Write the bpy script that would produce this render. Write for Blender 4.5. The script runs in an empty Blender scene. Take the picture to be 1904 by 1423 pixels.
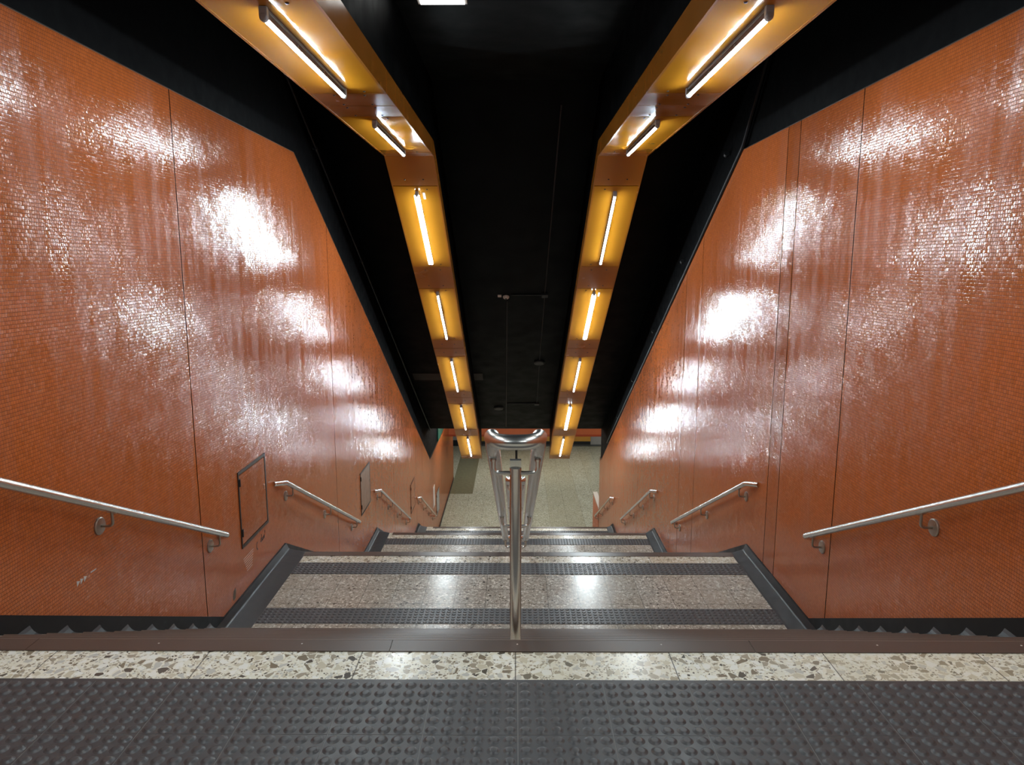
import bpy, bmesh, math, random
from mathutils import Vector, Matrix
random.seed(7)
C = bpy.context.scene.collection
ZO = 1.473                      # camera height above the top floor: heights below are given relative to the camera and shifted up
W = 2.6                         # half width of the stairwell
# ------------------------------------------------------------------ materials
def new_mat(name):
    m = bpy.data.materials.new(name); m.use_nodes = True
    nt = m.node_tree; b = nt.nodes['Principled BSDF']
    return m, nt, b
class NB:
    """small helper to write node graphs"""
    def __init__(s, nt): s.nt = nt
    def n(s, t, **kw):
        o = s.nt.nodes.new(t)
        for k, v in kw.items(): setattr(o, k, v)
        return o
    def link(s, a, b): s.nt.links.new(a, b)
    def m(s, op, a, b=None, c=None):
        o = s.n('ShaderNodeMath', operation=op)
        for i, v in enumerate((a, b, c)):
            if v is None: continue
            if isinstance(v, (int, float)): o.inputs[i].default_value = v
            else: s.link(v, o.inputs[i])
        return o.outputs[0]
    def xyz(s, x, y, z):
        o = s.n('ShaderNodeCombineXYZ')
        for i, v in enumerate((x, y, z)):
            if isinstance(v, (int, float)): o.inputs[i].default_value = v
            else: s.link(v, o.inputs[i])
        return o.outputs[0]
    def pos(s):
        g = s.n('ShaderNodeNewGeometry'); x = s.n('ShaderNodeSeparateXYZ'); s.link(g.outputs['Position'], x.inputs[0])
        return g, x.outputs[0], x.outputs[1], x.outputs[2]
    def mix(s, f, a, b):
        o = s.n('ShaderNodeMix', data_type='RGBA')
        for k, v in ((0, f), (6, a), (7, b)):
            if isinstance(v, (int, float)): o.inputs[k].default_value = v
            elif isinstance(v, tuple): o.inputs[k].default_value = v if len(v) == 4 else v + (1,)
            else: s.link(v, o.inputs[k])
        return o.outputs[2]
    def noise(s, vec, scale, detail=3, rough=.5):
        o = s.n('ShaderNodeTexNoise'); s.link(vec, o.inputs['Vector'])
        o.inputs['Scale'].default_value = scale; o.inputs['Detail'].default_value = detail; o.inputs['Roughness'].default_value = rough
        return o.outputs['Fac']
    def remap(s, v, a, b, c, d):
        o = s.n('ShaderNodeMapRange'); s.link(v, o.inputs[0])
        for i, q in enumerate((a, b, c, d)): o.inputs[i+1].default_value = q
        return o.outputs[0]
    def ramp(s, v, stops, const=False):
        o = s.n('ShaderNodeValToRGB'); s.link(v, o.inputs[0]); r = o.color_ramp
        if const: r.interpolation = 'CONSTANT'
        while len(r.elements) < len(stops): r.elements.new(.5)
        for e, (p, c) in zip(r.elements, stops): e.position = p; e.color = c + (1,)
        return o.outputs[0]
def plain(name, col, rough=.5, metal=0., spec=.5, noise=0., nscale=8):
    m, nt, b = new_mat(name); N = NB(nt)
    b.inputs['Base Color'].default_value = col + (1,); b.inputs['Roughness'].default_value = rough
    b.inputs['Metallic'].default_value = metal; b.inputs['Specular IOR Level'].default_value = spec
    if noise:
        g, x, y, z = N.pos(); f = N.noise(g.outputs['Position'], nscale, 4)
        d = tuple(max(0, c*(1-noise)) for c in col); l = tuple(min(1, c*(1+noise)) for c in col)
        N.link(N.mix(f, d, l), b.inputs['Base Color'])
        N.link(N.remap(f, .3, .7, max(.05, rough-.08), min(1, rough+.08)), b.inputs['Roughness'])
    return m
def emit(name, col, strength):
    m, nt, b = new_mat(name)
    b.inputs['Base Color'].default_value = (.8, .8, .8, 1)
    b.inputs['Emission Color'].default_value = col + (1,); b.inputs['Emission Strength'].default_value = strength
    return m
def mosaic(name, tint=1.0, wet=1.0):
    """glossy handmade 2 cm mosaic on a wall in the YZ plane; every tile is tilted a little"""
    m, nt, b = new_mat(name); N = NB(nt); g, x, y, z = N.pos()
    S = .0205
    v = N.m('DIVIDE', z, S); row = N.m('FLOOR', v)
    wn = N.n('ShaderNodeTexWhiteNoise', noise_dimensions='1D'); N.link(row, wn.inputs['W'])
    u = N.m('ADD', N.m('DIVIDE', y, S*.93), N.m('MULTIPLY', wn.outputs['Value'], .9)); col = N.m('FLOOR', u)
    fu = N.m('SUBTRACT', N.m('FRACT', u), .5); fv = N.m('SUBTRACT', N.m('FRACT', v), .5)
    au = N.m('ABSOLUTE', fu); av = N.m('ABSOLUTE', fv)
    grout = N.m('GREATER_THAN', N.m('MAXIMUM', N.m('ADD', au, -.012), av), .445)
    w2 = N.n('ShaderNodeTexWhiteNoise', noise_dimensions='2D'); N.link(N.xyz(col, row, 0), w2.inputs['Vector'])
    sep = N.n('ShaderNodeSeparateColor'); N.link(w2.outputs['Color'], sep.inputs[0])
    stv = N.xyz(0, N.m('MULTIPLY', y, 9), N.m('MULTIPLY', z, .55))
    streak = N.noise(stv, 1.0, 4, .6)
    big = N.noise(N.xyz(0, y, z), .55, 3, .55)
    base = N.mix(sep.outputs[0], (.43*tint, .102*tint, .020*tint), (.53*tint, .132*tint, .028*tint))
    base = N.mix(N.remap(big, .35, .65, 0, .3), base, (.45*tint, .122*tint, .038*tint))
    base = N.mix(N.remap(streak, .5, .75, 0, .22), base, (.40, .13, .07))
    N.link(N.mix(N.m('MULTIPLY', grout, .85), base, (.06, .022, .014)), b.inputs['Base Color'])
    r = N.remap(streak, .34, .66, .08/wet, .23/wet)
    N.link(N.m('MAXIMUM', r, N.m('MULTIPLY', grout, .7)), b.inputs['Roughness'])
    # tilt of each tile plus its pillowed edge
    p5u = N.m('MULTIPLY', N.m('POWER', N.m('MULTIPLY', au, 2), 5), N.m('SIGN', fu))
    p5v = N.m('MULTIPLY', N.m('POWER', N.m('MULTIPLY', av, 2), 5), N.m('SIGN', fv))
    wob = N.noise(N.xyz(3.1, y, z), 5.5, 2); wob2 = N.noise(N.xyz(9.7, y, z), 5.5, 2)
    ty = N.m('ADD', N.m('ADD', N.m('MULTIPLY', N.m('SUBTRACT', sep.outputs[1], .5), .06), N.m('MULTIPLY', p5u, .15)), N.m('MULTIPLY', N.m('SUBTRACT', wob, .5), .10))
    tz = N.m('ADD', N.m('ADD', N.m('MULTIPLY', N.m('SUBTRACT', sep.outputs[2], .5), .065), N.m('MULTIPLY', p5v, .17)), N.m('MULTIPLY', N.m('SUBTRACT', wob2, .5), .10))
    va = N.n('ShaderNodeVectorMath', operation='ADD'); N.link(g.outputs['Normal'], va.inputs[0]); N.link(N.xyz(0, ty, tz), va.inputs[1])
    vn = N.n('ShaderNodeVectorMath', operation='NORMALIZE'); N.link(va.outputs[0], vn.inputs[0])
    N.link(vn.outputs[0], b.inputs['Normal'])
    N.link(N.remap(grout, 0, 1, .8, .08), b.inputs['Specular IOR Level'])
    return m
def joints(N, c, size, off, w):
    q = N.m('DIVIDE', N.m('SUBTRACT', c, off), size)
    d = N.m('MULTIPLY', N.m('ABSOLUTE', N.m('SUBTRACT', N.m('FRACT', N.m('ADD', q, .5)), .5)), size)
    return N.m('LESS_THAN', d, w)
def terrazzo(name, matrix, stops, s1=30, s2=75, big=.5, sx=.59, ox=0., sy=None, oy=0., rough=.2):
    m, nt, b = new_mat(name); N = NB(nt); g, x, y, z = N.pos()
    nz = N.n('ShaderNodeTexNoise'); N.link(N.xyz(x, y, 0), nz.inputs['Vector']); nz.inputs['Scale'].default_value = 9
    vs = N.n('ShaderNodeVectorMath', operation='MULTIPLY_ADD'); N.link(nz.outputs['Color'], vs.inputs[0]); vs.inputs[1].default_value = (.03, .03, 0); N.link(N.xyz(x, y, 0), vs.inputs[2])
    def layer(sc):
        v = N.n('ShaderNodeTexVoronoi', voronoi_dimensions='2D'); e = N.n('ShaderNodeTexVoronoi', voronoi_dimensions='2D', feature='DISTANCE_TO_EDGE')
        for o in (v, e): N.link(vs.outputs[0], o.inputs['Vector']); o.inputs['Scale'].default_value = sc
        s = N.n('ShaderNodeSeparateColor'); N.link(v.outputs['Color'], s.inputs[0])
        return s.outputs[0], s.outputs[1], N.m('SUBTRACT', e.outputs['Distance'], N.m('MULTIPLY', s.outputs[2], .24))
    a0, a1, ad = layer(s1); b0, b1, bd = layer(s2)
    col2 = N.mix(N.m('MULTIPLY', N.m('GREATER_THAN', bd, .05), N.m('GREATER_THAN', b1, .30)), matrix, N.ramp(b0, stops, True))
    mask = N.m('MULTIPLY', N.m('GREATER_THAN', ad, .05), N.m('GREATER_THAN', a1, 1-big))
    col = N.mix(mask, col2, N.ramp(a0, stops, True))
    cell = N.n('ShaderNodeTexWhiteNoise', noise_dimensions='1D'); N.link(N.m('FLOOR', N.m('DIVIDE', N.m('SUBTRACT', x, ox), sx)), cell.inputs['W'])
    col = N.mix(N.remap(cell.outputs['Value'], 0, 1, 0, .38), col, tuple(c*k for c, k in zip(matrix, (.80, .74, .62))))
    dirt = N.noise(N.xyz(x, y, 0), 1.3, 4)
    col = N.mix(N.remap(dirt, .4, .7, 0, .18), col, tuple(c*.55 for c in matrix))
    j = joints(N, x, sx, ox, .0022)
    if sy: j = N.m('MAXIMUM', j, joints(N, y, sy, oy, .003))
    N.link(N.mix(N.m('MULTIPLY', j, .8), col, (.05, .045, .04)), b.inputs['Base Color'])
    N.link(N.remap(dirt, .3, .7, rough-.05, rough+.1), b.inputs['Roughness'])
    return m
LIGHTCHIPS = [(0, (.88, .87, .80)), (.26, (.62, .56, .42)), (.45, (.36, .31, .23)), (.66, (.20, .155, .105)), (.78, (.55, .54, .49)), (.90, (.06, .048, .04))]
GREYCHIPS = [(0, (.78, .74, .65)), (.22, (.46, .42, .36)), (.44, (.35, .31, .265)), (.62, (.20, .17, .14)), (.74, (.62, .57, .50)), (.93, (.07, .058, .05))]
M = {}
M['mosaic'] = mosaic('orange_mosaic')
M['mosaic_dark'] = mosaic('orange_mosaic_darker', .88, 1.0)
M['mosaic_door'] = mosaic('orange_mosaic_door', .88, .9)
M['terrazzo'] = terrazzo('cream_terrazzo', (.82, .79, .66), LIGHTCHIPS, 32, 88, .72)
M['terrazzo_edge'] = terrazzo('cream_terrazzo_edge', (.62, .56, .45), LIGHTCHIPS, 34, 90, .62, ox=.3)
M['terrazzo_grey'] = terrazzo('brown_grey_terrazzo', (.36, .325, .275), GREYCHIPS, 40, 100, .66, .302, .012, .302, 6.99, .2)
M['terrazzo_far'] = terrazzo('olive_terrazzo', (.39, .37, .28), [(0, (.50, .49, .40)), (.35, (.32, .31, .23)), (.62, (.18, .175, .13)), (.8, (.60, .59, .51))], 26, 60, .6, .604, 0., .604, .2, .17)
M['smooth_floor'] = plain('smooth_olive_floor', (.16, .145, .085), .12, noise=.2)
M['tactile'] = plain('dark_grey_tactile', (.060, .057, .058), .42, noise=.18, nscale=30)
M['pale_grout'] = plain('pale_grout', (.20, .19, .18), .7)
M['nosing'] = plain('brown_nosing_tile', (.082, .053, .040), .34)
M['nosing_edge'] = plain('worn_nosing_edge', (.17, .125, .10), .4)
M['skirting'] = plain('black_skirting_tile', (.006, .0065, .0075), .42, spec=.3, noise=.3, nscale=6)
M['cove'] = plain('worn_black_cove', (.020, .020, .022), .36, noise=.35, nscale=14)
M['black'] = plain('black_paint', (.0006, .0007, .0011), .5, spec=.035, noise=.3, nscale=3)
M['black_wall'] = plain('black_wall_paint', (.0013, .0013, .0017), .65, spec=.06, noise=.35, nscale=9)
M['black_pipe'] = plain('black_pipe_paint', (.006, .006, .0075), .4, spec=.18)
M['brown_patch'] = plain('brown_ceiling_patch', (.030, .022, .018), .6, spec=.2, noise=.5, nscale=4)  # mottled brown, lighter than the black ceiling around it
M['steel'] = plain('brushed_steel', (.72, .70, .67), .26, 1.0)
M['steel_dull'] = plain('dull_steel', (.42, .38, .33), .36, 1.0)
M['amber'] = plain('amber_lacquer', (.38, .156, .011), .10, spec=.14, noise=.05, nscale=2.5)
M['amber_dim'] = plain('dim_amber_lacquer', (.31, .115, .014), .20, spec=.2, noise=.06, nscale=2.5)  # same amber lacquer, the weaker light between lamps put into its colour
M['screw'] = plain('dark_screw', (.05, .035, .02), .35, .7)
M['gap'] = plain('dark_gap', (.004, .003, .003), .8, spec=.1)
M['lampmetal'] = plain('lamp_grey_metal', (.30, .30, .31), .4, .3)
M['lampback'] = plain('lamp_batten_dark', (.085, .080, .075), .4, .2)
M['tube'] = emit('tube_glow', (.80, .94, 1.0), 108.0)
M['tubeback'] = plain('tube_aluminium_back', (.55, .55, .56), .35, .8)
M['diffuser'] = emit('ceiling_diffuser', (.97, 1.0, .97), 2.0)
M['lowlamp'] = emit('concourse_tube_glow', (.98, 1.0, .93), 105.0)
M['doorframe'] = plain('bronze_frame', (.045, .034, .026), .45, .3)
M['hinge'] = plain('black_hinge', (.008, .008, .008), .5)
M['grey_leaf'] = plain('grey_brown_door', (.26, .15, .095), .4, noise=.1)
M['grey_far'] = plain('grey_cladding', (.30, .30, .29), .4, noise=.08)
M['ochre'] = plain('ochre_cladding', (.46, .23, .035), .45, noise=.1)
M['darkband'] = plain('dark_navy_band', (.010, .013, .018), .4)
M['greyband'] = plain('grey_band', (.10, .105, .11), .4)
M['orange_lintel'] = plain('orange_lintel', (.42, .10, .035), .4, noise=.1)
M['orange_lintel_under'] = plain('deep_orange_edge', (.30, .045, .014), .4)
M['teal'] = plain('teal_tiles', (.006, .075, .055), .35, noise=.3, nscale=30)
M['white'] = plain('white_plastic', (.78, .77, .74), .35)
M['offwhite'] = plain('off_white_plastic', (.55, .50, .45), .4)
M['pale'] = plain('pale_plate', (.72, .64, .58), .25)
M['ink'] = plain('black_ink', (.02, .014, .01), .6)
M['scuff'] = plain('pale_scuff', (.62, .42, .34), .6)
M['darkplastic'] = plain('dark_grey_plastic', (.013, .013, .014), .5, spec=.3)
# ------------------------------------------------------------------ mesh helpers (heights are camera-relative; shifted by ZO on build)
class MB:
    def __init__(s): s.v = []; s.f = []; s.mi = []; s.sm = []
    def add(s, verts, faces, mi=0, smooth=False):
        k = len(s.v); s.v += [tuple(p) for p in verts]
        for f in faces: s.f.append(tuple(i+k for i in f)); s.mi.append(mi); s.sm.append(smooth)
    def box(s, a, b, mi=0):
        (x0, y0, z0), (x1, y1, z1) = [tuple(map(min, a, b)), tuple(map(max, a, b))]
        s.add([(x0,y0,z0),(x1,y0,z0),(x1,y1,z0),(x0,y1,z0),(x0,y0,z1),(x1,y0,z1),(x1,y1,z1),(x0,y1,z1)],
              [(0,3,2,1),(4,5,6,7),(0,1,5,4),(1,2,6,5),(2,3,7,6),(3,0,4,7)], mi)
    def prism_x(s, poly, x0, x1, mi=0):
        """polygon in (y,z), extruded from x0 to x1"""
        n = len(poly); a = sum(poly[i][0]*poly[(i+1) % n][1]-poly[(i+1) % n][0]*poly[i][1] for i in range(n))
        if a < 0: poly = poly[::-1]
        if x0 > x1: x0, x1 = x1, x0
        vs = [(x0, y, z) for y, z in poly]+[(x1, y, z) for y, z in poly]
        s.add(vs, [tuple(range(n))[::-1], tuple(range(n, 2*n))]+[(i, (i+1) % n, n+(i+1) % n, n+i) for i in range(n)], mi)
    def prism_y(s, poly, y0, y1, mi=0):
        """polygon in (x,z), extruded from y0 to y1"""
        n = len(poly); a = sum(poly[i][0]*poly[(i+1) % n][1]-poly[(i+1) % n][0]*poly[i][1] for i in range(n))
        if a > 0: poly = poly[::-1]
        vs = [(x, y0, z) for x, z in poly]+[(x, y1, z) for x, z in poly]
        s.add(vs, [tuple(range(n))[::-1], tuple(range(n, 2*n))]+[(i, (i+1) % n, n+(i+1) % n, n+i) for i in range(n)], mi)
    def obox(s, O, X, Y, Z, lo, hi, mi=0):
        """box in the frame O,X,Y,Z"""
        c = [O+X*x+Y*y+Z*z for z in (lo[2], hi[2]) for x, y in ((lo[0],lo[1]),(hi[0],lo[1]),(hi[0],hi[1]),(lo[0],hi[1]))]
        s.add(c, [(0,3,2,1),(4,5,6,7),(0,1,5,4),(1,2,6,5),(2,3,7,6),(3,0,4,7)], mi)
    def tube(s, path, r, seg=16, mi=0, closed=False, dome=False, up=None):
        P = [Vector(p) for p in path]; n = len(P); T = []
        for i in range(n):
            a = P[(i-1) % n] if closed or i else P[0]; b = P[(i+1) % n] if closed or i < n-1 else P[-1]
            T.append((b-a).normalized())
        t0 = T[0]; u = Vector(up) if up else (Vector((0, 0, 1)) if abs(t0.z) < .9 else Vector((1, 0, 0)))
        u = (u-t0*u.dot(t0)).normalized(); rings = []; prev = t0
        for i in range(n):
            q = prev.rotation_difference(T[i]); u = q @ u; prev = T[i]; w = T[i].cross(u); rings.append((P[i], u.copy(), w, r, T[i]))
        if dome and not closed:
            def cap(R, sg):
                out = []
                for a in (.35, .7, .93): out.append((R[0]+R[4]*(sg*r*math.sin(a*math.pi/2)), R[1], R[2], r*math.cos(a*math.pi/2), R[4]))
                return out
            rings = cap(rings[0], -1)[::-1]+rings+cap(rings[-1], 1)
        vs = []
        for p, uu, ww, rr, _ in rings:
            for k in range(seg):
                a = 2*math.pi*k/seg; vs.append(p+uu*(rr*math.cos(a))+ww*(rr*math.sin(a)))
        m = len(rings); fs = []
        for i in range(m if closed else m-1):
            for k in range(seg):
                j = (i+1) % m; fs.append((i*seg+k, i*seg+(k+1) % seg, j*seg+(k+1) % seg, j*seg+k))
        s.add(vs, fs, mi, True)
        if not closed:
            s.add(vs[:seg], [tuple(range(seg))[::-1]], mi); s.add(vs[-seg:], [tuple(range(seg))], mi)
    def lathe(s, O, axis, prof, seg=20, mi=0):
        """profile (radius, distance along the axis)"""
        O = Vector(O); ax = Vector(axis).normalized(); u = ax.orthogonal().normalized(); w = ax.cross(u); vs = []
        for r, h in prof:
            for k in range(seg):
                a = 2*math.pi*k/seg; vs.append(O+ax*h+u*(r*math.cos(a))+w*(r*math.sin(a)))
        m = len(prof); fs = [(i*seg+k, i*seg+(k+1) % seg, (i+1)*seg+(k+1) % seg, (i+1)*seg+k) for i in range(m-1) for k in range(seg)]
        fs.append(tuple(range(seg))[::-1]); fs.append(tuple(range((m-1)*seg, m*seg)))
        s.add(vs, fs, mi, False)
    def build(s, name, mats, parent=None, bevel=0., seg=2):
        me = bpy.data.meshes.new(name)
        off = Vector((0, 0, ZO)) if parent is None else Vector((0, 0, ZO))-Vector(parent['_base'])
        if parent is not None and '_base2' in parent: off = Vector((0, 0, ZO))-Vector(parent['_base2'])
        pts = [Vector(p)+off for p in s.v]
        base = Vector((0, 0, 0))
        if pts:
            lo = [min(p[i] for p in pts) for i in range(3)]; hi = [max(p[i] for p in pts) for i in range(3)]
            base = Vector(((lo[0]+hi[0])/2, (lo[1]+hi[1])/2, lo[2]))
        me.from_pydata([p-base for p in pts], [], s.f)
        for m in (mats if isinstance(mats, (list, tuple)) else [mats]): me.materials.append(m)
        for p, mi, sm in zip(me.polygons, s.mi, s.sm): p.material_index = mi; p.use_smooth = sm
        me.update()
        o = bpy.data.objects.new(name, me); C.objects.link(o); o.location = base
        if parent is not None: o.parent = parent
        wb = base+(Vector(parent['_base2'] if '_base2' in parent else parent['_base']) if parent is not None else Vector((0, 0, 0)))
        o['_base'] = wb
        if bevel:
            md = o.modifiers.new('Bevel', 'BEVEL'); md.width = bevel; md.segments = seg; md.limit_method = 'ANGLE'; md.angle_limit = .6
        return o
def fillet(path, r, n=6):
    P = [Vector(p) for p in path]; out = [P[0]]
    for i in range(1, len(P)-1):
        a, b, c = P[i-1], P[i], P[i+1]; d1 = (a-b).normalized(); d2 = (c-b).normalized()
        ang = d1.angle(d2); t = min(r/math.tan(ang/2), (a-b).length*.49, (c-b).length*.49)
        p0 = b+d1*t; p1 = b+d2*t
        for k in range(n+1):
            s_ = k/n; out.append(p0*(1-s_)**2+b*2*s_*(1-s_)+p1*s_*s_)
    return out+[P[-1]]
def tag(o, label, cat, group=None, kind=None):
    o['label'] = label; o['category'] = cat
    if group: o['group'] = group
    if kind: o['kind'] = kind
    return o
def struct(o, label=None):
    o['kind'] = 'structure'
    if label: o['label'] = label
    return o
def empty(name, loc, label, cat, group=None):
    o = bpy.data.objects.new(name, None); C.objects.link(o); o.empty_display_size = .1
    o.location = Vector(loc)+Vector((0, 0, ZO)); o['_base'] = o.location.copy()
    return tag(o, label, cat, group)
# ------------------------------------------------------------------ levels of the stair
# flight: first nosing Y, floor above, floor below, number of risers, tread
FL = []
def flight(Y0, zt, zb, n, Yend): FL.append((Y0, zt, zb, n, (Yend-Y0)/n))
Z0, Z1, Z2, Z3, Z4 = -1.473, -3.20, -4.96, -6.905, -8.87
flight(2.622, Z0, Z1, 11, 5.91); flight(7.615, Z1, Z2, 11, 11.03); flight(12.72, Z2, Z3, 12, 16.47); flight(18.15, Z3, Z4, 12, 21.95)
LAND = [(-2.6, 2.622, Z0), (5.91, 7.615, Z1), (11.03, 12.72, Z2), (16.47, 18.15, Z3), (21.95, 34.4, Z4)]
SK = .108
def skirt_line():
    """top of the black skirting along both walls"""
    p = []
    for a, b, z in LAND: p += [(a, z+SK), (b, z+SK)]
    return p
SKL = skirt_line()
def lerp_line(L, y):
    if y <= L[0][0]: return L[0][1]
    for (a, za), (b, zb) in zip(L, L[1:]):
        if a <= y <= b: return za+(zb-za)*(y-a)/(b-a) if b > a else zb
    return L[-1][1]
TOPL = [(-2.6, 1.30), (8.65, 1.30), (20.98, -5.84), (40, -5.84)]          # top edge of the mosaic
BM, BY, BZ = .604, 9.25, 1.345                                           # beam underside: level to BY, then falling
CE = [(-2.6, 2.25), (9.25, 2.25), (21.15, -4.91), (40, -4.91)]            # black ceiling
def clip(L, a, b):
    return [(a, lerp_line(L, a))]+[(y, z) for y, z in L if a+1e-6 < y < b-1e-6]+[(b, lerp_line(L, b))]
# ------------------------------------------------------------------ walls
def side_wall(sg, name, yend, joint_list, dark=()):
    sides = [-2.6]+joint_list+[yend]
    mb = MB()
    for a, b in zip(sides, sides[1:]):
        g = .006
        top = clip(TOPL, a+g, b-g); bot = clip(SKL, a+g, b-g)
        poly = top+[(y, z-.10) for y, z in bot[::-1]]
        mi = 1 if any(abs(a-d) < .02 for d in dark) else 0
        k0 = len(mb.mi); mb.prism_x(poly, sg*W, sg*(W+.03), mi)
        for q in range(k0+2, len(mb.mi)): mb.mi[q] = 2
    struct(mb.build(name, [M['mosaic'], M['mosaic_dark'], M['gap']]))
    bk = MB(); top = clip(CE, -2.6, yend); poly = [(y, z+.3) for y, z in top]+[(y, z-.5) for y, z in clip(SKL, -2.6, yend)[::-1]]
    bk.prism_x(poly, sg*(W+.03), sg*(W+.25))
    struct(bk.build(name+'_upper', M['black_wall']))
    # thin metal bead along the top of the mosaic
    tr = MB(); t = clip(TOPL, -2.6, yend)
    for (a, za), (b, zb) in zip(t, t[1:]): tr.prism_x([(a, za), (b, zb), (b, zb+.006), (a, za+.006)], sg*(W-.003), sg*(W+.03))
    struct(tr.build('trim_1' if sg < 0 else 'trim_2', M['doorframe']))
side_wall(-1, 'wall_left', 28.8, [1.2, 5.607, 9.97, 14.65, 17.95, 19.2, 24.0])
side_wall(1, 'wall_right', 21.35, [1.2, 5.605, 6.80, 7.10, 10.05, 10.95, 14.65, 19.0], dark=(6.80,))
# ------------------------------------------------------------------ black skirting: wall band, coves on landings and on every step
def skirting(sg, name, yend, inner):
    mb = MB(); X = sg*W
    band = clip(SKL, -2.6, yend); body = band+[(y, z-SK-.25) for y, z in band[::-1]]
    mb.prism_x(body, X, sg*(W-.014))
    def cove(y0, y1, z, xin, hgt, wall_h, land=False):
        if land:
            mb.prism_y([(sg*(W-.010), z-.02), (sg*(W-.010), z+.105), (sg*(W-.018), z+.105), (sg*(W-.042), z+.050), (sg*(W-.042), z-.02)], y0, y1, 0)
            prof = [(sg*(W-.0421), z-.02), (sg*(W-.0421), z+.049)]
            for k in range(4): prof.append((sg*(W-.045-.004*k), z+.049-.010*math.sin(math.pi/2*(k+1)/4)))
            prof += [(sg*(xin+.02), z+.006), (sg*xin, z+.002), (sg*xin, z-.02)]
            mb.prism_y(prof, y0, y1, 1); return
        prof = [(sg*(W-.010), z-.02), (sg*(W-.010), z+wall_h)]
        # crease next to the wall, then a shallow hollow down to the floor
        for k in range(7):
            t = k/6; prof.append((sg*(W-.014-(W-.014-xin)*t), z+.002+wall_h*(1-t)**2.6))
        prof.append((sg*xin, z-.02))
        mb.prism_y(prof, y0, y1, 1)
    for i, (a, b, z) in enumerate(LAND[:4]):
        if i: cove(a-FL[i-1][4]+.001, b, z, inner, .035, .055, True)
        else: cove(a, b, z, W-.12, .035, .055)
    for Y0, zt, zb, n, t in FL:
        for k in range(1, n): cove(Y0+(k-1)*t+.001, Y0+k*t, zt-(zt-zb)/n*k, W-.075, .035, .048)
    a = LAND[4][0]
    struct(mb.build(name, [M['skirting'], M['cove']]))
skirting(-1, 'baseboard_left', 28.8, 2.36); skirting(1, 'baseboard_right', 21.35, 2.42)
# ------------------------------------------------------------------ floors and landings
def slab(name, rows, z, depth, x0, x1, mats, label=None):
    mb = MB()
    for a, b, mi in rows: mb.box((x0, a, z-depth), (x1, b, z), mi)
    return struct(mb.build(name, mats), label)
WI = W-.012
slab('floor', [(-2.6, 2.345, 0), (2.345, 2.54, 0), (2.54, 2.62, 0)], Z0, .30, -WI, WI, [M['terrazzo']], 'cream terrazzo floor at the head of the stairs')
for i in (1, 2, 3):
    a, b, z = LAND[i]; a -= FL[i-1][4]
    slab('floor', [(a, b-.595, 0), (b-.595, b-.001, 1)], z, .25, -WI, WI, [M['terrazzo_grey'], M['terrazzo_edge']],
         'terrazzo stair landing, %s down from the top' % ('first', 'second', 'third')[i-1])
a5 = LAND[4][0]-FL[3][4]
mb = MB(); mb.box((-W, a5, Z4-.2), (W, 21.5, Z4)); mb.box((-9, 21.5, Z4-.2), (9, 34.6, Z4))
struct(mb.build('floor', M['terrazzo_far'], None), 'olive terrazzo floor of the lower concourse')
mb = MB(); mb.box((-2.58, 26.9, Z4), (-1.69, 34.35, Z4+.004))
tag(mb.build('floor_covering', M['smooth_floor']), 'smooth dark olive strip of flooring beside the far end of the hatch wall', 'floor covering', kind='structure')
# stair flights: a body with a tread for every step, and the brown nosing tiles as parts
ORD = ['uppermost', 'second', 'third', 'lowest']
def nosing_shape(mb, Y, z, wd=.085):
    mb.prism_x([(Y+.004, z+.004), (Y+.004, z-.05), (Y-.004, z-.05), (Y-.004, z-.006), (Y-wd, z-.006), (Y-wd, z+.004)], -2.5, 2.5)
    mb.box((-2.5, Y+.0015, z-.002), (2.5, Y+.0045, z+.0045), 1)
for i, (Y0, zt, zb, n, t) in enumerate(FL):
    r = (zt-zb)/n
    fl = empty('stair_flight', (0, Y0, zb), '%s flight of terrazzo steps with dark brown nosings between the orange walls' % ORD[i], 'stairs', 'stair flights')
    prof = [(Y0+.002, zt-r)]
    for k in range(1, n):
        prof += [(Y0+k*t, zt-k*r), (Y0+k*t, zt-(k+1)*r)]
    prof = prof[:-1]+[(Y0+(n-1)*t, zb-.2), (Y0+.002, zt-r-.5)]
    mb = MB(); mb.prism_x(prof, -WI, WI); mb.build('steps', M['terrazzo_edge'], fl)
    for k in range(1, n):
        q = MB(); nosing_shape(q, Y0+k*t, zt-k*r); q.build('nosing', [M['nosing'], M['nosing_edge']], fl)
# nosing at the edge of each floor, laid as tiles
NJ = [-2.5, -1.897, -.4865, .924, 2.33, 2.5]
for i in range(4):
    Y, z = LAND[i][1], LAND[i][2]
    mb = MB(); js = NJ if i == 0 else [-2.5+i*.1, -1.2, .21, 1.6, 2.5-i*.02]; e = 2.5 if i == 0 else 2.45
    js = [max(-e, min(e, j)) for j in js]
    for a, b in zip(js, js[1:]):
        wd = .082 if i == 0 else .105
        mb.prism_x([(Y+.004, z+.004), (Y+.004, z-.05), (Y+.001, z-.05), (Y+.001, z+.0005), (Y-wd, z+.0005), (Y-wd, z+.004)], a+.0012, b-.0012)
        mb.box((a+.0012, Y+.0005, z-.002), (b-.0012, Y+.0045, z+.0045), 2)
        if i == 0:
            for q in (.35, .75):
                xx = a+(b-a)*q; mb.lathe((xx, Y-.03, z+.004), (0, 0, 1), [(.004, 0), (.003, .0012)], 8, 1)
    tag(mb.build('stair_nosing', [M['nosing'], M['offwhite'], M['nosing_edge']]), ['brown nosing tiles along the edge of the top floor in the foreground',
        'brown nosing tiles along the edge of the first landing down', 'brown nosing tiles along the edge of the second landing down', 'brown nosing tiles along the edge of the third landing, next to the concourse floor'][i],
        'stair nosing', 'edge nosings of the landings')
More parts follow.
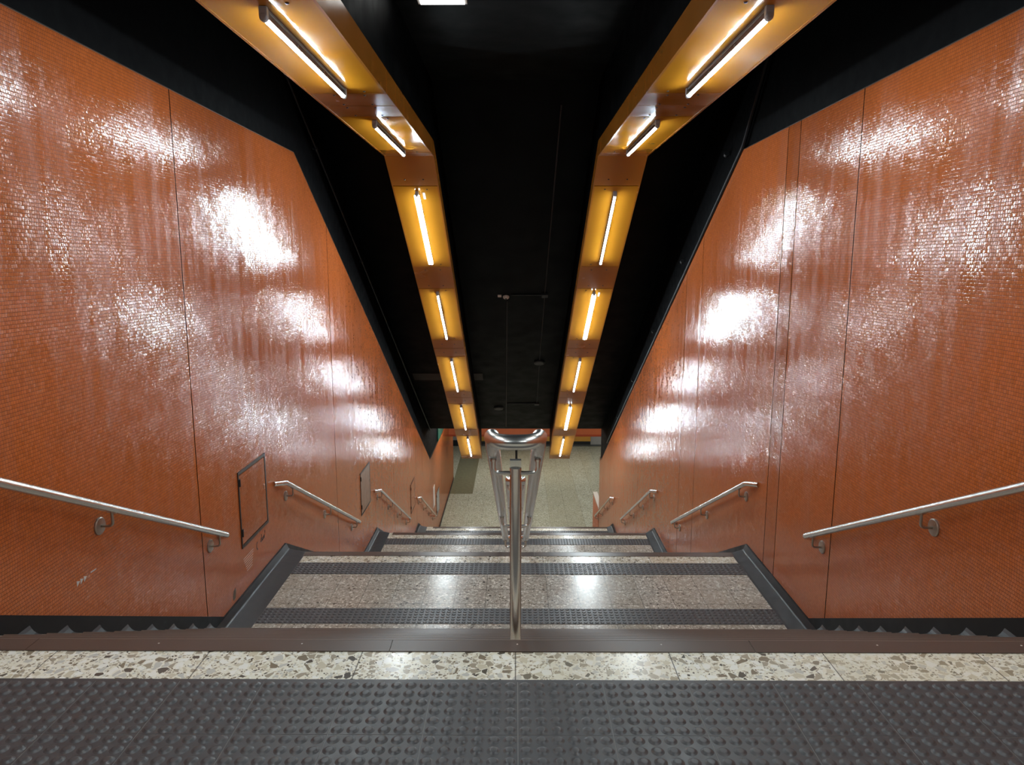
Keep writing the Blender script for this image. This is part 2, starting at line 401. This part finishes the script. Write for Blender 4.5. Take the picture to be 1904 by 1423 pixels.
# ------------------------------------------------------------------ tactile paving with real studs
def tactile(ystart, rows, z, xlo, xhi, seg, label, border=0., pitch=.302, ox=.008):
    """tile rows run back from ystart; 6 x 6 studs a tile"""
    T = pitch; TY = .294; mb = MB(); k0 = math.floor((xlo-ox)/T); k1 = math.ceil((xhi-ox)/T)
    if border: mb.box((xlo, ystart, z+.0004), (xhi, ystart+border, z+.003))
    mb.box((xlo, ystart-rows*TY, z+.0002), (xhi, ystart, z+.0030), 1)
    for rw in range(rows):
        yb = ystart-rw*TY; ya = yb-TY
        for k in range(k0, k1):
            xa, xb = max(xlo, ox+k*T), min(xhi, ox+(k+1)*T)
            if xb-xa < .01: continue
            mb.box((xa+.0012, ya+.0012, z+.0004), (xb-.0012, yb-.0012, z+.004))
            for i in range(6):
                for j in range(6):
                    cx = ox+k*T+(i+.5)*T/6; cy = yb-(j+.5)*TY/6
                    if cx < xlo+.02 or cx > xhi-.02: continue
                    vs = []; prof = ((.0210, 0), (.0190, .0010), (.0160, .0018), (.0135, .0046), (.0115, .0055), (.0085, .0058)) if seg > 10 else ((.0185, 0), (.0150, .0036), (.0115, .0050)) if seg > 8 else ((.0180, 0), (.0120, .0050))
                    for r_, h_ in prof:
                        for q in range(seg): vs.append((cx+r_*math.cos(2*math.pi*q/seg), cy+r_*math.sin(2*math.pi*q/seg), z+.004+h_))
                    fs = [(m_*seg+q, m_*seg+(q+1) % seg, (m_+1)*seg+(q+1) % seg, (m_+1)*seg+q) for m_ in range(len(prof)-1) for q in range(seg)]
                    fs.append(tuple(range((len(prof)-1)*seg, len(prof)*seg))); mb.add(vs, fs, 0, seg > 10)
    return tag(mb.build('tactile_paving', [M['tactile'], M['pale_grout']]), label, 'tactile paving', 'studded tactile paving')
tactile(2.337, 3, Z0, -2.45, 2.45, 14, 'broad dark grey studded paving across the top floor in the foreground', .014)
tactile(7.327, 1, Z1, -2.36, 2.42, 10, 'dark grey studded strip near the far edge of the first landing down')
tactile(6.285, 1, Z1, -2.36, 2.42, 10, 'dark grey studded strip at the foot of the uppermost flight, on the first landing')
tactile(12.44, 1, Z2, -2.36, 2.42, 8, 'dark grey studded strip near the far edge of the second landing down')
tactile(11.40, 1, Z2, -2.35, 2.41, 6, 'dark grey studded strip at the foot of the second flight')
tactile(17.87, 1, Z3, -2.36, 2.42, 6, 'dark grey studded strip near the edge of the third landing, next to the concourse floor')
# ------------------------------------------------------------------ ceiling
mb = MB(); t = clip(CE, -2.6, 21.15)
mb.prism_x(t+[(y, z+.25) for y, z in t[::-1]], -(W+.25), W+.25)
struct(mb.build('ceiling', M['black']))
mb = MB(); mb.box((-9, 21.15, -4.91), (9, 34.6, -4.7)); struct(mb.build('ceiling', M['black']), 'black ceiling of the lower concourse')
mb = MB(); mb.box((-W-.25, -2.8, Z0-.3), (W+.25, -2.6, 2.5)); struct(mb.build('wall_back', M['black_wall']))
def on_ceiling(x, y, drop=0.):
    """point on the falling ceiling, frame along / across / out of it"""
    a = Vector((x, y, lerp_line(CE, y))); d = Vector((0, 1, -(2.25+4.91)/(21.15-9.25))).normalized(); nrm = Vector((1, 0, 0)).cross(d)*-1
    nrm = nrm if nrm.z < 0 else -nrm
    return a+nrm*drop, d, nrm
p, d, nrm = on_ceiling(-1.7, 17.55)  # thin brown patch lying on the falling ceiling
mb = MB(); mb.obox(p, Vector((1, 0, 0)), d, nrm, (-.85, -.22, 0), (.88, .22, .012)); struct(mb.build('ceiling_patch', M['brown_patch']), 'thin brown patch across the black ceiling')
# ------------------------------------------------------------------ amber light beams
SLEN = math.hypot(1, BM)
def beam_pt(x, s, drop=0.):
    """s runs along the underside: s<0 on the level part (Y = BY+s), s>0 down the slope"""
    if s <= 0: return Vector((x, BY+s, BZ-drop)), Vector((0, 1, 0)), Vector((0, 0, -1))
    d = Vector((0, 1, -BM))/SLEN; nrm = Vector((0, -BM, -1))/SLEN
    return Vector((x, BY, BZ))+d*s+nrm*drop, d, nrm
PANELS = [(-11.4, -9.35, 1), (-9.35, -8.93, 0), (-8.93, -8.50, 0), (-8.30, -6.25, 1), (-6.25, -5.80, 0), (-5.80, -5.35, 0),
          (-5.35, -3.30, 1), (-3.30, -2.85, 0), (-2.85, -2.40, 0), (-2.40, -.26, 1), (-.26, 0, 2), (0, .595, 2), (.60, 2.65, 1), (2.65, 3.36, 0), (3.36, 5.39, 1), (5.39, 5.79, 0),
          (5.79, 6.19, 0), (6.19, 8.20, 1), (8.20, 8.605, 0), (8.605, 9.014, 0), (9.014, 11.04, 1), (11.04, 11.59, 0), (11.59, 13.58, 1), (13.58, 13.93, 0)]
PANELS[3] = (-8.50, -6.25, 1)
XI, XO = 1.032, 1.640
LAMPS = []
NTH = ['first', 'second', 'third', 'fourth', 'fifth', 'sixth', 'seventh']
for sg, side in ((-1, 'the wall with the access hatches'), (1, 'the plain wall with the black pipe')):
    bm = empty('light_beam', (sg*(XI+XO)/2, 0, BZ), 'long amber lacquered ceiling beam carrying tube lights beside %s' % side, 'ceiling beam', 'amber light beams')
    for a, b, k in PANELS:
        mb = MB(); g = .006
        O, d, nrm = beam_pt(0, (a+b)/2); L = (b-a)/2
        ga = 0 if a == 0 else g; gb = 0 if b == 0 else g
        mb.obox(O, Vector((1, 0, 0)), d, nrm, (sg*XI if sg > 0 else -XO, -L+ga, -.018), (XO if sg > 0 else -XI, L-gb, 0), 0)
        # screw heads
        rows = [(-L+.10,), ] if False else ([-L+.07, L-.07] if k == 1 else ([0.] if L < .22 else [-L*.72, L*.72]))
        if k == 2: rows = [L*.55] if a == 0 else []
        for q in rows:
            for w_ in (.30, .70) if k != 1 else (.74,):
                xx = sg*(XO-(XO-XI)*w_ if True else 0)
                mb.lathe(O+Vector((xx, 0, 0))+d*q, nrm, [(.011, 0), (.010, .004), (.005, .007)], 10, 1)
        mb.build('light_panel' if k == 1 else 'spacer_panel', [M['amber'] if k == 1 else M['amber_dim'], M['screw']], bm)
        if k == 1: LAMPS.append((sg, a, b))
    # side boards with butt joints, and the dark hanger that carries the beam from the ceiling
    for xs, nm in ((XI, 'inner_side_board'), (XO, 'outer_side_board')):
        mb = MB(); cuts = [-11.4, -8.5, -6.25, -5.8, -5.35, -3.3, -2.85, -2.4, -.26, 0, .6, 2.65, 3.36, 5.39, 6.19, 8.2, 9.014, 11.04, 11.59, 13.93]
        for a, b in zip(cuts, cuts[1:]):
            O, d, nrm = beam_pt(0, (a+b)/2); L = (b-a)/2; up = Vector((0, 0, 1)) if b <= 0 else -nrm
            x0, x1 = (xs-.006, xs+.012) if xs == XI else (xs-.012, xs+.006)
            P = [beam_pt(0, a+.002)[0], beam_pt(0, b-.002 if b != 0 else b)[0]]
            poly = [(P[0].y, P[0].z-.004), (P[1].y, P[1].z-.004), (P[1].y, P[1].z+.185), (P[0].y, P[0].z+.185)]
            mb.prism_x(poly, sg*x0, sg*x1)
        mb.build(nm, M['amber_dim'], bm)
    mb = MB(); pts = [(-2.15, BZ+.19), (BY, BZ+.19), (21.14, BZ+.19-BM*(21.14-BY))]
    cl = clip(CE, -2.15, 21.14); mb.prism_x([(y, z) for y, z in pts]+[(y, z-.003) for y, z in cl[::-1]], sg*(XI+.006), sg*(XO-.006))
    mb.build('hanger_box', M['black'], bm)
    mb = MB()
    for a, b in zip([(-2.15, BZ+.019), (BY, BZ+.019)], [(BY, BZ+.019), (21.12, BZ+.019-BM*(21.12-BY))]):
        mb.prism_x([a, b, (b[0], b[1]+.16), (a[0], a[1]+.16)], sg*(XI+.014), sg*(XO-.014))
    mb.build('core', M['gap'], bm)
# ------------------------------------------------------------------ tube lights, one fixture on every light panel
xt = .512*W
lampno = {-1: 0, 1: 0}
for sg, a, b in LAMPS:
    nth = None
    if a > -6: nth = lampno[sg]; lampno[sg] += 1
    mid = (a+b)/2-.02; half = .885; O, d, nrm = beam_pt(sg*xt, mid); X = Vector((1, 0, 0))
    base = O+nrm*.0005
    side = 'on the amber beam beside the wall with the access hatches' if sg < 0 else 'on the amber beam beside the plain wall with the black pipe'
    if nth is None: lab = 'lit tube light overhead at the head of the stairs, %s, %s' % ('behind the others', side) if a < -9 else 'lit tube light above the top floor, %s' % side
    else: lab = '%s lit tube light down from the top %s' % (NTH[nth], side)
    lab = ' '.join(lab.split()[:16])
    t = empty('tube_light', base, lab, 'tube light', 'tube lights on the amber beams')
    mb = MB(); mb.obox(O, X, d, nrm, (-.015, -half, .0008), (.015, half, .022)); mb.build('batten', M['lampback'], t, .003)
    for e in (-1, 1):
        mb = MB(); mb.obox(O, X, d, nrm, (-.022, e*half-.016, .0008), (.022, e*half+.016, .052))
        p0 = O+d*(e*(half-.018)); mb.lathe(p0+nrm*.054-d*(e*.002), d*e, [(.022, 0), (.022, .034), (.014, .040)], 16)
        mb.build('lamp_holder', M['lampmetal'], t, .004)
    mb = MB(); c0 = O+nrm*.056
    twin = (nth, sg) in ((2, -1), (3, 1), (5, 1))
    for ox_ in ((-.021, .021) if twin else (0,)):
        mb = MB(); cc = c0+X*ox_
        mb.tube([cc-d*(half-.02), cc+d*(half-.02)], .0145, 16)
        for i_, f_ in enumerate(mb.f):
            if len(f_) == 4:
                ctr = sum((Vector(mb.v[q_]) for q_ in f_), Vector())/4-cc
                if ctr.dot(nrm) < -.001: mb.mi[i_] = 1
        mb.build('tube', [M['tube'], M['tubeback']], t)
    for q in (-.33, .33):
        mb = MB(); mb.tube([c0+d*(q*half-.008), c0+d*(q*half+.008)], .0165, 12); mb.obox(O, X, d, nrm, (-.006, q*half-.006, .022), (.006, q*half+.006, .045)); mb.build('tube_clip', M['lampmetal'], t)
    if nth == 2 and sg < 0 or nth == 3 and sg > 0:
        mb = MB(); mb.obox(O, X, d, nrm, (.075, -half+.02, .0005), (.105, -half+.16, .004)); mb.build('paper_tag', M['white'], t)
# square ceiling light just at the top of the view
mb = MB(); mb.box((-.84, 6.16, 2.222), (-.42, 6.60, 2.2495)); cl = tag(mb.build('ceiling_light', M['white']), 'square lit ceiling light on the black ceiling above the stairs', 'ceiling light')
mb = MB(); mb.box((-.82, 6.18, 2.214), (-.44, 6.585, 2.2225)); mb.build('diffuser', M['diffuser'], cl)
# ------------------------------------------------------------------ handrails on the walls
def bracket(parent, sg, y, zdisc, rail_pt):
    mb = MB(); X = sg*W
    mb.lathe((X, y, zdisc), (-sg, 0, 0), [(.056, 0), (.056, .008), (.050, .013), (.018, .015)], 24)
    for q in (0, 2.1, 4.2): mb.lathe((X-sg*.012, y+.036*math.cos(q), zdisc+.036*math.sin(q)), (-sg, 0, 0), [(.005, 0), (.004, .003)], 8)
    rp = Vector(rail_pt)
    pth = fillet([(X-sg*.010, y, zdisc), (rp.x, y, zdisc), (rp.x, y, rp.z-.024)], .03, 6)
    mb.tube(pth, .0085, 10)
    mb.obox(Vector((rp.x, y, rp.z-.029)), Vector((1, 0, 0)), Vector((0, 1, -.516)).normalized(), Vector((0, -.516, -1)).normalized(), (-.014, -.03, -.006), (.014, .03, .002))
    mb.build('bracket', M['steel_dull'], parent)
def wall_rail(sg, name_label, ycorner, zcorner, yend, zend, bys, top_return=True, bottom_return=True):
    xr = sg*(W-.088); sl = (zend-zcorner)/(yend-ycorner)
    t = empty('wall_handrail', (sg*W, (ycorner+yend)/2, (zcorner+zend)/2), name_label, 'handrail', 'steel handrails along the walls')
    path = [(xr, ycorner, zcorner), (xr, yend, zend)]
    if top_return: path = [(sg*(W-.001), ycorner-.16, zcorner+.035), (xr, ycorner, zcorner), (xr, yend, zend)]
    if bottom_return: path = path+[(sg*(W-.001), yend+.012, zend-.02)]
    mb = MB(); mb.tube(fillet(path, .045, 7), .0262, 20, dome=False); mb.build('rail', M['steel'], t)
    for by in bys:
        rz = zcorner+sl*(by-ycorner); bracket(t, sg, by, rz-.115, (xr, by, rz))
S = .51
for sg, wl in ((-1, 'the wall with access hatches'), (1, 'the plain wall opposite the hatches')):
    wall_rail(sg, 'uppermost steel handrail on %s, beside the top step' % wl, 2.1, -1.05+(3.35-2.1)*.5-.01, 5.90, -2.323, [2.75, 4.23, 5.74], True, True)
    wall_rail(sg, 'second steel handrail down on %s, below the first joint' % wl, 7.52, -2.357, 10.97, -4.093, [7.72, 9.26, 10.76])
    wall_rail(sg, 'third steel handrail down on %s' % wl, 12.75, -4.140, 16.30, -6.000, [12.85, 13.94, 15.02, 16.15])
    wall_rail(sg, 'lowest steel handrail on %s, next to the concourse floor' % wl, 18.15, -6.085, 21.56, -7.83, [18.3, 19.35, 20.4, 21.4])
# ------------------------------------------------------------------ twin centre handrails on posts
def centre_rail(label, Yt, zt_, Yb, slope, posts, zfloor, r=.0275, hx=.0870, detail=True):
    t = empty('centre_handrail', (0, (Yt+Yb)/2, zfloor(Yb)), label, 'handrail', 'twin centre handrails')
    yk = Yt+r+hx                                            # here the level end loop turns into the slope
    def zr(y): return zt_-slope*max(0, y-yk+.01)
    n = 14; path = []
    for k in range(n+1):
        a = math.pi*k/n; path.append((hx*math.copysign(abs(math.cos(a))**.75, math.cos(a)), Yt+r+hx*.98*(1-math.sin(a)**.85), zt_))
    for q in (.03, .06, .10): path.append((-hx, yk+q, zt_-slope*q*(q/.20+.30) if q < .1 else zr(yk+q)))
    for k in range(n+1):
        a = math.pi*k/n; y = Yb-r-hx+hx*math.sin(a); path.append((-hx*math.cos(a), y, zr(y)))
    for q in (.10, .06, .03): path.append((hx, yk+q, zt_-slope*q*(q/.20+.30) if q < .1 else zr(yk+q)))
    mb = MB(); mb.tube(path, r, 22, closed=True); mb.build('rail_loop', M['steel'], t)
    for py in posts:
        zb = zfloor(py); zp = zr(py)-.066
        mb = MB(); mb.tube([(0, py, zb), (0, py, zp)], .0232, 24)
        mb.box((-.0225, py-.004, zp-.002), (.0225, py+.022, zp+.030))
        po = mb.build('post', M['steel'], t)
        mb = MB(); mb.lathe((0, py, zb), (0, 0, 1), [(.05, 0), (.05, .006), (.026, .010)], 24); mb.build('base_plate', M['steel_dull'], po)
        mb = MB()
        za = zp-.022
        mb.tube(fillet([(-hx, py, zr(py)-r), (-hx, py, za), (hx, py, za), (hx, py, zr(py)-r)], .028, 6), .0085, 12)
        for sx in (-1, 1):
            mb.obox(Vector((sx*hx, py, zr(py)-r)), Vector((1, 0, 0)), Vector((0, 1, -slope)).normalized(), Vector((0, -slope, -1)).normalized(), (-.015, -.03, -.004), (.015, .03, .004))
            mb.tube([(sx*hx, py, zr(py)-r-.012), (sx*hx, py, zr(py)-r-.004)], .012, 10)
        mb.build('rail_bracket', M['steel'], t)
def stair_z(y):
    for (a, b, z) in LAND:
        if a <= y <= b: return z+.004
    for Y0, zt, zb, n, t in FL:
        if Y0 <= y <= Y0+n*t:
            k = min(n, int((y-Y0)/t)+1); return zt-(zt-zb)/n*k
    return Z4
centre_rail('twin steel handrail with a looped end on the post standing in front of the view', 2.40, -.613, 5.95, .512, [2.72, 4.36, 5.80], stair_z)
centre_rail('second twin steel centre handrail, seen behind the front post on the first landing', 7.47, -2.330, 11.05, .512, [7.78, 9.45, 10.9], stair_z)
centre_rail('third twin steel centre handrail, mostly hidden behind the front post', 12.55, -4.09, 16.5, .516, [12.88, 14.7, 16.3], stair_z)
# ------------------------------------------------------------------ access doors (hatches) in the mosaic
def hatch(y0, y1, z1, z0, label, leafmat, fr=.022, thin=False):
    t = empty('access_door', (-W, (y0+y1)/2, z0), label, 'access door', 'access doors in the mosaic wall')
    x = -W; m_ = (z1-z0)
    mb = MB()
    for a, b, c, d_ in ((y0, y1, z1-fr, z1), (y0, y1, z0, z0+fr), (y0, y0+fr*.5, z0+fr, z1-fr), (y1-fr, y1, z0+fr, z1-fr)): mb.box((x, a, c), (x+.009, b, d_))
    mb.build('door_frame', M['doorframe'], t)
    mb = MB(); g = .007; mb.box((x+.0005, y0+fr*.5+g, z0+fr+g), (x+.007, y1-fr-g, z1-fr-g)); lf = mb.build('door_leaf', leafmat, t)
    mb = MB(); mb.box((x+.0002, y0+fr*.5, z0+fr), (x+.0009, y1-fr, z1-fr)); mb.build('door_gap', M['gap'], t)
    for q in (.20, .86):
        mb = MB(); zc = z0+m_*q; mb.tube([(x+.011, y0+fr*.5+.004, zc-.035), (x+.011, y0+fr*.5+.004, zc+.035)], .009, 10); mb.box((x+.006, y0+fr*.5, zc-.033), (x+.009, y0+fr*.5+.035, zc+.033)); mb.build('hinge', M['hinge'], t)
    mb = MB(); mb.lathe((x+.007, y1-fr-.05, z0+m_*.57), (1, 0, 0), [(.016, 0), (.016, .005), (.012, .008)], 16); mb.lathe((x+.007, y1-fr-.05, z0+m_*.57-.03), (1, 0, 0), [(.007, 0), (.006, .004)], 10); mb.build('lock', M['steel'], t)
hatch(6.41, 7.135, -1.915, -2.665, 'orange mosaic access hatch with a dark frame between the two upper handrails, nearest the viewer', M['mosaic_door'], .03)
hatch(11.48, 12.24, -3.44, -4.18, 'brownish access hatch between the second and third handrails', M['grey_leaf'])
hatch(16.95, 17.67, -5.37, -6.11, 'orange access hatch between the third and lowest handrails', M['mosaic_door'], .018)
hatch(22.47, 23.27, -7.40, -8.20, 'grey access hatch farthest down, past the lowest handrail', M['grey_far'])
mb = MB(); mb.box((-W, 21.6, -7.60), (-W+.012, 21.97, -6.93)); mb.box((-W+.012, 21.63, -7.57), (-W+.014, 21.94, -6.96)); tag(mb.build('wall_plate', M['pale']), 'pale upright plate on the mosaic above the lowest handrail', 'wall plate')
# scribbled marks and scuffs on the mosaic under the first hatch
def stroke(mb, pts, w=.006):
    for (a, b), (c, d_) in zip(pts, pts[1:]):
        L = math.hypot(c-a, d_-b) or 1; nx, ny = -(d_-b)/L*w/2, (c-a)/L*w/2
        mb.prism_x([(a-nx, b-ny), (c-nx, d_-ny), (c+nx, d_+ny), (a+nx, b+ny)], -W, -W+.0012)
mb = MB(); by, bz = 6.78, -2.80
stroke(mb, [(by+.030, bz+.045), (by+.006, bz+.035), (by, bz), (by+.02, bz-.03)], .012); stroke(mb, [(by+.02, bz-.03), (by+.034, bz-.026)], .012)
bz2 = bz+.012; yy = by+.12
for k, q in enumerate(([(.03, .07), (.03, 0), (0, .0), (0, .03), (.03, .03)], [(.045, .03), (.045, 0), (.07, 0), (.07, .03)], [(.085, 0), (.085, .03), (.105, .03), (.105, 0)], [(.125, .05), (.13, .075)])):
    stroke(mb, [(yy+a_, bz2+b_) for a_, b_ in q], .011)
tag(mb.build('scribble', M['ink']), 'small black handwritten scribble on the mosaic under the nearest hatch', 'graffiti')
mb = MB()
for k in range(7):
    y_ = 6.43+k*.012; stroke(mb, [(y_, -2.78-.024*k), (y_+.26-.02*k, -2.775-.024*k)], .006)
tag(mb.build('scrape_marks', M['scuff']), 'pale scratched lines on the mosaic under the nearest hatch', 'scratches')
mb = MB()
for k in range(3):
    y_ = 3.96+k*.035; mb.prism_x([(y_, -1.85), (y_+.03, -1.862), (y_, -1.885)], -W, -W+.001)
mb.prism_x([(4.1, -1.853), (4.16, -1.856), (4.15, -1.862), (4.1, -1.86)], -W, -W+.001)
tag(mb.build('paint_chips', M['offwhite']), 'small pale chips low on the hatch wall beside the uppermost flight', 'paint chips')
mb = MB(); mb.prism_x([(6.14, -3.06), (6.19, -3.055), (6.215, -2.99), (6.20, -2.955), (6.16, -2.97), (6.135, -3.02)], -W, -W+.001)
tag(mb.build('stain', plain('grey_green_stain', (.11, .075, .04), .7)), 'grey stain just above the black skirting of the first landing', 'stain')
# ------------------------------------------------------------------ pipes, conduits and devices on the black ceiling and upper walls
m_top = (1.30+5.84)/(20.98-8.65)
def pipe(x, pts, r, label, clips, name='pipe'):
    mb = MB(); mb.tube(pts, r, 12); o = tag(mb.build(name, M['black_pipe']), label, 'pipe')
    for q in clips:
        a = Vector(pts[0]).lerp(Vector(pts[-1]), q); d = (Vector(pts[-1])-Vector(pts[0])).normalized()
        mb = MB(); mb.tube([a-d*.02, a+d*.02], r+.007, 12); sx = 1 if x > 0 else -1
        mb.box((a.x, a.y-.012, a.z-.012), (sx*(W+.0295), a.y+.012, a.z+.012)); mb.build('pipe_clip', M['darkplastic'], o)
    return o
pipe(1, fillet([(W-.01, 7.69, 2.20), (W-.01, 8.45, 1.22+.12), (W-.01, 19.6, -4.95)], .3), .026, 'thin black pipe running down just above the top of the plain orange wall', [.12, .3, .48, .66, .84])
pipe(-1, [(-W+.01, 8.3, 2.2), (-W+.01, 21.1, -4.95)], .018, 'thin black pipe high on the black strip above the hatch wall', [.1, .3, .5, .7, .9])
def on_c(x, y, drop): return on_ceiling(x, y, drop)[0]
p, d, nrm = on_ceiling(-.189, 14.0); sd = empty('smoke_detector', p, 'round off-white smoke detector on the black ceiling', 'smoke detector')
mb = MB(); mb.lathe(p, nrm, [(.062, 0), (.062, .016), (.055, .030), (.042, .042), (.03, .048)], 24); mb.build('body', M['offwhite'], sd)
mb = MB(); mb.lathe(p+nrm*.048, nrm, [(.020, 0), (.016, .008)], 16); mb.build('sensor_cap', M['darkplastic'], sd)
p, d, nrm = on_ceiling(-.315, 13.97); mb = MB(); mb.obox(p, Vector((1, 0, 0)), d, nrm, (-.035, -.04, .0003), (.035, .04, .012)); lp = tag(mb.build('label_plate', M['offwhite']), 'tiny white square plate next to the smoke detector', 'plate')
def conduit(a, b, label, r=.011):
    mb = MB(); mb.tube([on_c(a[0], a[1], r+.001), on_c(b[0], b[1], r+.001)], r, 8); return tag(mb.build('conduit', M['darkplastic']), label, 'conduit', 'thin conduits on the black ceiling')
conduit((-.17, 14.12), (-.288, 20.95), 'dark thin conduit running down the ceiling from the smoke detector')
conduit((-.09, 13.93), (.50, 13.93), 'dark thin conduit across the ceiling from the smoke detector to a junction box')
conduit((.585, 9.6), (.564, 13.85), 'dark thin conduit running down the ceiling to the topmost junction box')
conduit((.564, 14.0), (.564, 16.62), 'dark thin conduit on the ceiling between a junction box and the round downlight')
conduit((.566, 16.92), (.58, 19.13), 'dark thin conduit on the ceiling between the round downlight and the lowest junction box')
conduit((-.24, 19.2), (.52, 19.2), 'dark thin conduit across the ceiling into the lowest junction box')
def jbox(x, y, label):
    p, d, nrm = on_ceiling(x, y); mb = MB(); mb.obox(p, Vector((1, 0, 0)), d, nrm, (-.06, -.06, .0003), (.06, .06, .045)); o = tag(mb.build('junction_box', M['darkplastic'], None, .006), label, 'junction box', 'junction boxes on the ceiling')
    return o
jbox(.564, 13.93, 'small dark junction box on the ceiling level with the smoke detector'); jbox(.58, 19.22, 'small dark junction box low on the black ceiling')
def disc(x, y, label):
    p, d, nrm = on_ceiling(x, y); mb = MB(); mb.lathe(p, nrm, [(.13, 0), (.13, .03), (.10, .045)], 24); o = tag(mb.build('ceiling_downlight', M['darkplastic']), label, 'downlight', 'unlit round ceiling fittings')
disc(.564, 16.77, 'unlit round dark fitting on the ceiling between two conduits'); disc(-.478, 19.53, 'unlit round dark fitting low on the ceiling beside the long conduit')
# ------------------------------------------------------------------ lower concourse
mb = MB(); mb.box((-9, 34.4, Z4-.2), (9, 34.6, -4.7)); struct(mb.build('wall_far', M['grey_far']))
mb = MB(); mb.box((-9, 34.38, Z4), (-2.6, 34.4, Z4+.30)); mb.box((-2.6, 34.38, Z4), (9, 34.4, Z4+.03)); struct(mb.build('baseboard_far', M['darkband']))
mb = MB(); mb.box((-1.9, 34.30, -8.60), (3.70, 34.4, -7.2)); oc = tag(mb.build('wall_panel', M['ochre']), 'ochre panel low on the far concourse wall beside a grey panel', 'wall panel')
mb = MB(); mb.box((-1.9, 34.32, -8.775), (3.70, 34.395, -8.602)); mb.build('kick_board', M['darkband'], oc)
mb = MB(); mb.box((-1.9, 34.36, Z4+.03), (4.6, 34.395, -8.777)); tag(mb.build('plinth', M['greyband']), 'grey plinth strip along the foot of the far wall', 'plinth')
mb = MB(); mb.box((-2.6, 27.0, -6.50), (9, 27.35, -4.91)); mb.box((-2.6, 26.99, -6.58), (9, 27.36, -6.50), 1); struct(mb.build('lintel', [M['orange_lintel'], M['orange_lintel_under']]))
mb = MB(); mb.tube([(.03, 27.8, Z4), (.03, 27.8, -4.92)], .045, 14); mb.lathe((.03, 27.8, Z4), (0, 0, 1), [(.11, 0), (.11, .012), (.05, .02)], 16)
tag(mb.build('pole', M['darkplastic']), 'slim black pole standing in the concourse behind the centre handrail', 'pole')
mb = MB(); mb.box((W-.008, 21.36, Z4), (W+.12, 22.9, -7.54)); pa = tag(mb.build('parapet', M['orange_lintel']), 'low orange parapet beyond the end of the plain wall', 'parapet')
mb = MB(); mb.box((W-.010, 21.36, -7.54), (W+.13, 22.92, -7.48)); mb.build('coping', M['pale'], pa)
mb = MB(); mb.box((-W-.03, 23.2, -5.83), (-W+.012, 25.75, -5.20)); tag(mb.build('sign_panel', M['teal']), 'dark teal panel on the black strip at the far end of the hatch wall', 'panel')
for k, (x, y) in enumerate(((-1.6, 23.5), (1.2, 23.5), (-1.0, 29.6), (1.6, 29.6), (5.0, 24.6), (5.0, 31.0))):
    t = empty('concourse_light', (x, y, -4.912), 'lit strip light under the concourse ceiling, %s' % ['before the lintel, towards the hatch wall', 'before the lintel, towards the plain wall', 'past the lintel on the hatch wall side', 'past the lintel near the ochre panel', 'beyond the parapet, before the lintel', 'beyond the parapet, past the lintel'][k], 'strip light', 'concourse strip lights')
    mb = MB(); mb.box((x-.05, y-.75, -4.96), (x+.05, y+.75, -4.911)); mb.build('body', M['white'], t)
    mb = MB(); mb.box((x-.045, y-.74, -4.975), (x+.045, y+.74, -4.9605)); mb.build('diffuser', M['lowlamp'], t)
# ------------------------------------------------------------------ world, camera, view
w = bpy.data.worlds.new('World'); bpy.context.scene.world = w; w.use_nodes = True
w.node_tree.nodes['Background'].inputs[0].default_value = (.9, .95, 1, 1); w.node_tree.nodes['Background'].inputs[1].default_value = .0
cam = bpy.data.cameras.new('camera'); co = bpy.data.objects.new('camera', cam); C.objects.link(co)
cam.sensor_width = 36; cam.sensor_fit = 'HORIZONTAL'; cam.lens = 1325/1904*36; cam.clip_start = .05; cam.clip_end = 200
co.location = (0, 0, ZO); co.rotation_euler = (math.radians(90-9.3641), 0, math.radians(.2987))
sc = bpy.context.scene; sc.camera = co
sc.view_settings.view_transform = 'Standard'; sc.view_settings.look = 'None'; sc.view_settings.gamma = 1; sc.view_settings.use_curve_mapping = False
sc.view_settings.exposure = 0.55
try:
    sc.cycles.max_bounces = 8; sc.cycles.diffuse_bounces = 4; sc.cycles.glossy_bounces = 4; sc.cycles.use_denoising = True; sc.cycles.sample_clamp_indirect = 6
except Exception: pass
for o in list(C.objects):
    for k in ('_base', '_base2'):
        if k in o: del o[k]
